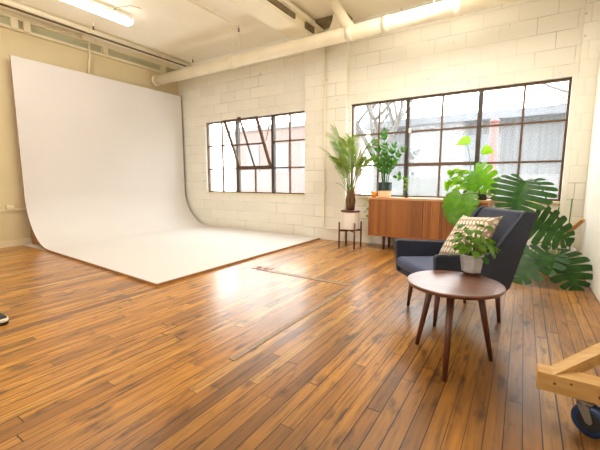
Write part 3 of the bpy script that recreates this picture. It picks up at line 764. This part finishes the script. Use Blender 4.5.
t = thing('trailing_plant', (-1.925, 5.12, ST), 'tiny orange pot with a pale green vine trailing over the sideboard end', 'plant')
MB().lathe([(.025, 0), (.042, .02), (.045, .05), (.036, .075), (.03, .075), (.03, .06)], 20).build('pot', M_orange, t, smooth=True)
v = MB(); pts = [Vector(p) for p in ((0, 0, .065), (-.04, -.02, .1), (-.085, -.03, .06), (-.095, -.03, -.05), (-.10, -.03, -.18), (-.095, -.03, -.3))]
v.tube(pts, .003, 5)
v.build('vine', M_stem, t)
for i, p in enumerate(((-.05, -.02, .09), (-.09, -.03, .03), (-.10, -.04, -.05), (-.11, -.02, -.11), (-.09, -.04, -.17), (-.11, -.03, -.22), (-.10, -.04, -.28))):
    m = MB(); leaf(m, p, ((-1)**i*.6-.1, -.4, -.4), (0, -.3, 1), .06, .045, .2, .15, 5, 'heart'); m.build('leaf', M_pothos, t, smooth=True)

t = thing('plant_cutting', (-1.455, 5.2, ST), 'slim cutting with yellow blossoms arching from a small dark vase on the sideboard', 'plant')
MB().lathe([(.025, 0), (.032, .01), (.03, .05), (.014, .08), (.016, .09), (.010, .09), (.010, .07)], 18).build('vase', M_jar, t, smooth=True)
pts = curve((0, 0, .07), (.03, 0, .34), (-.13, -.02, .30), 12); MB().tube(pts, .0035, 5).build('stem', M_stem, t)
pts2 = curve((0, 0, .07), (.02, -.02, .18), (.0, -.03, .27), 8); MB().tube(pts2, .003, 5).build('stem', M_stem, t)
for p, d in (((-.13, -.02, .30), (-.8, -.2, .2)), ((-.11, -.02, .31), (.1, -.3, .7)), ((-.08, -.02, .315), (-.4, -.3, -.6)), ((-.045, -.02, .31), (.3, -.2, -.4))):
    m = MB(); leaf(m, p, d, (0, -1, .3), .085, .055, .2, .15, 5, 'oval'); m.build('leaf', M_zz, t, smooth=True)
for p in ((0, -.03, .27), (.02, -.035, .23), (-.015, -.035, .19), (.015, -.04, .15), (-.012, -.035, .115)):
    MB().ball(p, .02, 10, 6).build('blossom', M_lime, t, smooth=True)

def jar(x, y, r, h, label, mat):
    t = thing('glass_jar', (x, y, ST), label, 'jar')
    MB().lathe([(r*.9, 0), (r, .012), (r, h*.75), (r*.8, h*.9), (r*.82, h), (r*.72, h), (r*.72, h*.85)], 24).build('jar_body', mat, t, smooth=True)
    return t
# left jar: pothos trailing plus the two tall lime leaves
t = jar(-.63, 5.2, .062, .13, 'dark green glass jar of cuttings with lime leaves beside a trailing pothos', M_jar)
rng = random.Random(9)
vines = [curve((0, 0, .12), (-.10, -.02, .52), (-.24, -.04, .34), 12), curve((0, 0, .12), (-.12, -.05, .40), (-.27, -.06, .12), 12), curve((0, 0, .12), (-.03, -.04, .3), (-.15, -.06, .10), 10)]
for vi, pts in enumerate(vines):
    MB().tube(pts, .0035, 5).build('stem', M_stem, t)
    for i in range(4, len(pts), 1):
        p = pts[i]; m = MB(); a = rng.uniform(0, 6.28)
        leaf(m, p, (cos(a)*.8, -.3, sin(a)*.7-.3), (0, -1, .4), rng.uniform(.075, .11), .075, .2, .12, 5, 'heart'); m.build('leaf', M_pothos if (i+vi) % 3 else M_lime, t, smooth=True)
for base, L_, dz in (((-.06, -.02, .78), .19, (-.75, -.15, -.28)), ((.20, -.03, .64), .15, (.85, -.1, -.25))):
    MB().tube(curve((0, 0, .1), (.06, 0, .45), base, 12), .004, 5).build('stem', M_stem, t)
    m = MB(); b0 = Vector(base)-Vector(dz)*.07
    leaf(m, b0, dz, (0.0, -.9, .4), L_, .14, .1, .10, 8, 'heart'); m.build('leaf', M_lime, t, smooth=True)
t = jar(-.45, 5.16, .06, .12, 'dark green glass jar of cuttings with one split monstera leaf above', M_jar)
MB().tube(curve((0, 0, .1), (.05, -.03, .3), (-.10, -.08, .385), 10), .005, 6).build('stem', M_stem, t)
m = MB(); monstera(m, (-.10, -.09, .385), (.19, -.15, .10), (-.1, -1, .35), .33, 7, .36, .15, .12, .34); m.build('leaf', M_mon_b, t, smooth=True)
MB().tube(curve((0, 0, .1), (-.04, -.02, .3), (-.16, -.06, .30), 10), .004, 6).build('stem', M_stem, t)
m = MB(); monstera(m, (-.16, -.06, .30), (-.06, -.10, .07), (.1, -1, .2), .20, 6, .36, .15, .12, .34); m.build('leaf', M_mon_b, t, smooth=True)

# ------------------------------------------------------------------ big monstera in the corner
bx, by = .36, 4.95
t = thing('monstera_plant', (bx, by, 0), 'large floor standing monstera with split leaves behind the armchair by the white wall', 'plant')
MB().lathe([(.13, 0), (.15, .02), (.19, .27), (.178, .27), (.17, .23)], 36).build('pot', M_potw, t, smooth=False)
MB().lathe([(.17, .225), (.17, .24)], 28).build('soil', M_soil, t)
mons = [  # base joint, tip, facing, width (all measured from the foot of the pot)
 ((-.34, -.38, 1.04), (-.45, -.54, .66), (-.15, -.9, .35), .58, 9, M_mon),
 ((-.27, -.38, .60), (.12, -.44, .42), (.25, -.8, .55), .46, 8, M_mon),
 ((-.03, -.64, .30), (.155, -.86, .015), (.35, -.6, .75), .50, 7, M_mon),
 ((-.08, -.62, .30), (-.38, -.88, .04), (-.25, -.6, .75), .44, 7, M_mon),
 ((-.24, -.30, .26), (-.50, -.60, .05), (-.1, -.5, .85), .36, 7, M_mon),
 ((-1.02, -.05, .87), (-1.06, -.20, .48), (-.15, -1, .12), .40, 7, M_mon_b),
]
for i, (b0, tp, up, W, lo, mt) in enumerate(mons):
    m = MB(); monstera(m, b0, tp, up, W, lo, .16 if mt is M_mon_b else .36, .16, .10 if mt is M_mon_b else .22, .75 if mt is M_mon_b else .12); m.build('leaf', mt, t, smooth=True)
    b0 = Vector(b0); c0 = Vector((.02*cos(i), .02*sin(i), .23)); mid = Vector((b0.x*.45, b0.y*.35, max(b0.z+.12, .45)))
    MB().tube(curve(c0, mid, b0, 12), [.011-.004*k/12 for k in range(13)], 7).build('petiole', M_stem, t, smooth=True)
for (x, y), h in (((-.02, -.04), .74), ((.10, .02), .84)):
    MB().tube([(x, y, .2), (x+.015, y, h)], .007, 6).build('stake', M_stake, t)
MB().tube([Vector(p) for p in ((0, 0, .24), (.04, -.05, .5), (.0, -.1, .62), (-.12, -.16, .72), (-.16, -.2, .74))], [.02, .018, .015, .012, .008], 8).build('vine_stem', M_brownstem, t, smooth=True)
MB().tube([Vector(p) for p in ((.04, -.05, .5), (.1, -.06, .46), (.13, -.08, .34), (.12, -.1, .24))], .006, 6).build('aerial_root', M_brownstem, t, smooth=True)

# leaning timber by the white wall
t = thing('timber_batten', (.60, 5.02, 0), 'pale timber batten leaning into the corner beside the monstera', 'timber')
MB().tube([(-.18, .22, .33), (.0, .06, .60)], .03, 4).build('batten', M_pine, t)
MB().box(-.205, -.145, .19, .25, 0, .33).build('post', M_pine, t)

# ------------------------------------------------------------------ timber dolly at the lower right
t = thing('wooden_dolly', (.30, 1.8, 0), 'raw pine timber dolly frame with a blue caster wheel near the right wall', 'dolly')
def knot(par, x, y, z, r): MB().lathe([(r, 0), (r*.9, .0012)], 12).build('knot', M_knot, par).matrix_local = Matrix.Translation((x, y, z)) @ Matrix.Rotation(pi/2, 4, 'X')
A = MB().box(-.192, .32, -.055, .035, .147, .227).build('beam', M_pine, t, bevel=.003)
for x, z, r in ((-.13, .19, .006), (-.075, .205, .005), (.02, .178, .007), (.16, .195, .006)): knot(A, x, -.055, z, r)
d = Vector((cos(radians(49)), sin(radians(49)))); n_ = Vector((-d.y, d.x)); tn = math.tan(radians(12))
p0 = Vector((-.136, -.055)); LB = .46
prof_b = [(0, .2275), (.128, .2275), (.128, .2275+.128*tn-.055), (LB, .2275+LB*tn-.055), (LB, .2275+LB*tn)]
vs = []
for wv in (0, .058):
    for k, (a, z) in enumerate(prof_b):
        a2 = a+(wv*.9 if k < 3 and wv else 0); zz_ = z+((a2-a)*tn if k == 2 else 0)
        q = p0+d*a2+n_*wv; vs.append((q.x, q.y, zz_ if k else .2275+a2*tn*0))
br_ = MB(); br_.add(vs, [(0,1,2,3,4), (9,8,7,6,5)]+[(k, (k+1) % 5, 5+(k+1) % 5, 5+k) for k in range(5)])
B = br_.build('brace', M_pineY, t)
ca = bpy.data.objects.new('caster', None); COL.objects.link(ca); ca.parent = t; ca.location = (-.02, -.03, 0); ca.rotation_euler.z = radians(-28)
MB().box(-.034, .034, -.032, .032, .141, .147).build('mount_plate', M_zinc, ca)
MB().lathe([(.03, .122), (.03, .141)], 16).build('swivel', M_zinc, ca)
for y in (-.026, .026):
    MB().prism([(-.022, .128), (.022, .128), (.04, .07), (.032, .056), (.016, .06)], 'y', y-.002, y+.002).build('fork', M_zinc, ca)
wh = MB().lathe([(.05, -.021), (.064, -.019), (.067, -.01), (.067, .01), (.064, .019), (.05, .021)], 36).build('wheel', M_blue, ca, smooth=True)
wh.matrix_local = Matrix.Translation((.025, 0, .067)) @ Matrix.Rotation(pi/2, 4, 'X')
hb = MB().lathe([(.040, -.0225), (.042, -.022), (.042, .022), (.040, .0225)], 20).build('hub', M_black, ca); hb.matrix_local = Matrix.Translation((.025, 0, .067)) @ Matrix.Rotation(pi/2, 4, 'X')
for x_, y_ in ((.27, -.01),):
    MB().lathe([(.05, .0), (.055, .01), (.055, .10), (.04, .147)], 20, (x_, y_, 0)).build('foot_block', M_pine, t)

# ------------------------------------------------------------------ black and white shoe at the left edge
t = thing('sneaker', (-3.22, .86, 0), 'black low shoe with a white rubber band lying at the left edge', 'shoe', rz=radians(8))
def sole(z0, z1, k, L=.30, W=.10):
    pts = []
    for i in range(24):
        a = 2*pi*i/24; c_, s_ = cos(a), sin(a)
        pts.append(((abs(c_)**.75)*(1 if c_ > 0 else -1)*L/2*k-.04, s_*W/2*k*(1+.12*c_)))
    return MB().prism(pts, 'z', z0, z1)
sole(0, .022, 1).build('sole', M_black, t, bevel=.004)
sole(.022, .045, 1.01).build('rubber_band', M_whiter, t, bevel=.006)
up = MB(); sec = []
up_pts = [(-.185, .09, .036), (-.12, .095, .038), (-.06, .085, .042), (0, .072, .044), (.05, .060, .04), (.09, .05, .028)]
vs = []; fs = []; sg_ = 10
for x, h, wv in up_pts:
    for k in range(sg_+1):
        a = pi*k/sg_; vs.append((x, wv*cos(a), .044+(h-.044)*sin(a)))
for i in range(len(up_pts)-1):
    for k in range(sg_): a = i*(sg_+1)+k; fs.append((a, a+1, a+sg_+2, a+sg_+1))
fs.append(tuple(range(sg_+1))); fs.append(tuple((len(up_pts)-1)*(sg_+1)+k for k in range(sg_+1)))
up.add(vs, fs); up.build('upper', M_black, t, smooth=True)

# ------------------------------------------------------------------ outside
struct(MB().box(-22, 12, YO, 40, -.4, -.3).build('ground', M_asphalt))
t = thing('outbuilding', (-2, 11, -.3), 'grey corrugated shed with a pale roof seen through the larger window', 'building')
MB().box(-2.2, 8, 0, 3, 1.5, 2.95).build('corrugated_wall', M_shed, t)
MB().box(-2.2, 8, -.04, 3, 0, 1.5).build('plinth', M_lowwall, t)
MB().prism([(-.35, 2.95), (-.35, 3.15), (2.2, 3.5), (3.2, 3.15), (3.2, 2.95)], 'x', -2.4, 8.2).build('roof', M_roof, t)
MB().box(.2, 1.4, -.03, .02, 1.55, 2.6).build('shutter', M_roof, t); MB().box(4.4, 5.2, -.03, .02, 1.7, 2.6).build('shutter', M_redpost if 0 else M_shed, t)
t = thing('brick_building', (-9.5, 12.5, -.3), 'pale brick building seen through the smaller window behind its open sash', 'building')
MB().box(-2.2, 2.6, 0, 4, 0, 3.55).build('wall', M_brick, t)
MB().box(-2.4, 2.8, -.1, 4.1, 3.55, 3.75).build('parapet', M_lowwall, t)
for x in (-1.4, .2, 1.6): MB().box(x, x+.7, -.04, .02, 1.7, 2.9).build('window', M_roof, t)
t = thing('bollard_post', (-.6, 8.5, -.3), 'tall red post standing outside the larger window', 'post')
MB().tube([(0, 0, 0), (0, 0, 2.55)], .085, 14).build('post_body', M_redpost, t, smooth=True)
MB().lathe([(.1, 2.55), (.1, 2.58), (.05, 2.63)], 14).build('cap', M_redpost, t)
def tree(x, y, seed, label, h=5):
    t = thing('bare_tree', (x, y, -.3), label, 'tree'); rng = random.Random(seed); m = MB()
    def grow(p, d, L_, r, dep):
        pts = [p]; dd = d.copy()
        for i in range(5):
            dd = (dd+Vector((rng.uniform(-.22,.22), rng.uniform(-.22,.22), rng.uniform(-.08,.14)))).normalized(); pts.append(pts[-1]+dd*L_/5)
        m.tube(pts, [r*(1-.09*i) for i in range(6)], 6)
        if dep == 0: return
        for k in range(3):
            a = rng.uniform(0, 6.28); nd = (dd*.7+Vector((cos(a), sin(a), rng.uniform(-.1,.5)))*.75).normalized(); grow(pts[rng.choice((3, 4, 5))], nd, L_*.68, r*.5, dep-1)
    tr_ = MB(); tr_.tube([(0, 0, 0), (.05, 0, 1.2), (0, .05, 1.9)], [.17, .14, .13], 10); tr_.build('trunk', M_bark, t, smooth=True)
    for k in range(5):
        a = k*1.26+rng.uniform(-.3, .3); grow(Vector((0, .04, 1.8)), Vector((cos(a)*.7, sin(a)*.7, .75)).normalized(), 1.5, .085, 3)
    m.build('branches', M_bark, t, smooth=True)
tree(-3.4, 9.2, 4, 'bare branching tree outside the left panes of the larger window')
tree(1.9, 9.4, 8, 'bare branching tree outside the right panes of the larger window')

# ------------------------------------------------------------------ light
wd = bpy.data.worlds.new('sky'); SC.world = wd; wd.use_nodes = True
bg = wd.node_tree.nodes['Background']
tcw = wd.node_tree.nodes.new('ShaderNodeTexCoord'); spw = wd.node_tree.nodes.new('ShaderNodeSeparateXYZ')
wd.node_tree.links.new(tcw.outputs['Generated'], spw.inputs[0])
rw = ramp(wd.node_tree, [(.0, (.97, .97, .95, 1)), (.5, (.98, .99, 1, 1)), (1, (.90, .95, 1, 1))])
wd.node_tree.links.new(spw.outputs['Z'], rw.inputs['Fac']); wd.node_tree.links.new(rw.outputs['Color'], bg.inputs['Color'])
bg.inputs['Strength'].default_value = 2.0
def portal(x, y, z, sx, sy, rx):
    l = bpy.data.lights.new('daylight_portal', 'AREA'); l.shape = 'RECTANGLE'; l.size = sx; l.size_y = sy; l.cycles.is_portal = True
    o = bpy.data.objects.new('daylight_portal', l); COL.objects.link(o); o.location = (x, y, z); o.rotation_euler = (rx, 0, 0)
portal((W1[0]+W1[1])/2, YO+.02, (ZS+ZT)/2, W1[1]-W1[0], ZT-ZS, -pi/2)
portal((W2[0]+W2[1])/2, YO+.02, (ZS+ZT)/2, W2[1]-W2[0], ZT-ZS, -pi/2)
portal(-2.95, YB-.02, 2.15, 2.1, 1.9, pi/2)
def lamp(x, y, size_y, e):
    l = bpy.data.lights.new('fluorescent_glow', 'AREA'); l.shape = 'RECTANGLE'; l.size = .13; l.size_y = size_y; l.energy = e; l.color = (1, .93, .8)
    o = bpy.data.objects.new('fluorescent_glow', l); COL.objects.link(o); o.location = (x, y, ZC-.17)
LAMPS = 2
lamp(-5.28, 2.18, 2.4, LAMPS); lamp(-1.12, 3.42, 2.4, 14)

# ------------------------------------------------------------------ camera
cam = bpy.data.cameras.new('camera'); co = bpy.data.objects.new('camera', cam); COL.objects.link(co)
f = 347.0; pitch = math.atan(45/f); yaw = math.atan(224/(f/cos(pitch)))
cam.sensor_fit = 'HORIZONTAL'; cam.sensor_width = 36; cam.lens = f/600*36; cam.clip_start = .05
co.location = (0, 0, 1.05); co.rotation_euler = (pi/2-pitch, 0, yaw)
SC.camera = co
SC.view_settings.view_transform = 'Standard'; SC.view_settings.look = 'None'; SC.view_settings.gamma = 1; SC.view_settings.use_curve_mapping = False
SC.view_settings.exposure = 2.62
SC.cycles.max_bounces = 12; SC.cycles.diffuse_bounces = 6; SC.cycles.transparent_max_bounces = 16
SC.cycles.caustics_reflective = False; SC.cycles.caustics_refractive = False; SC.cycles.sample_clamp_indirect = 6
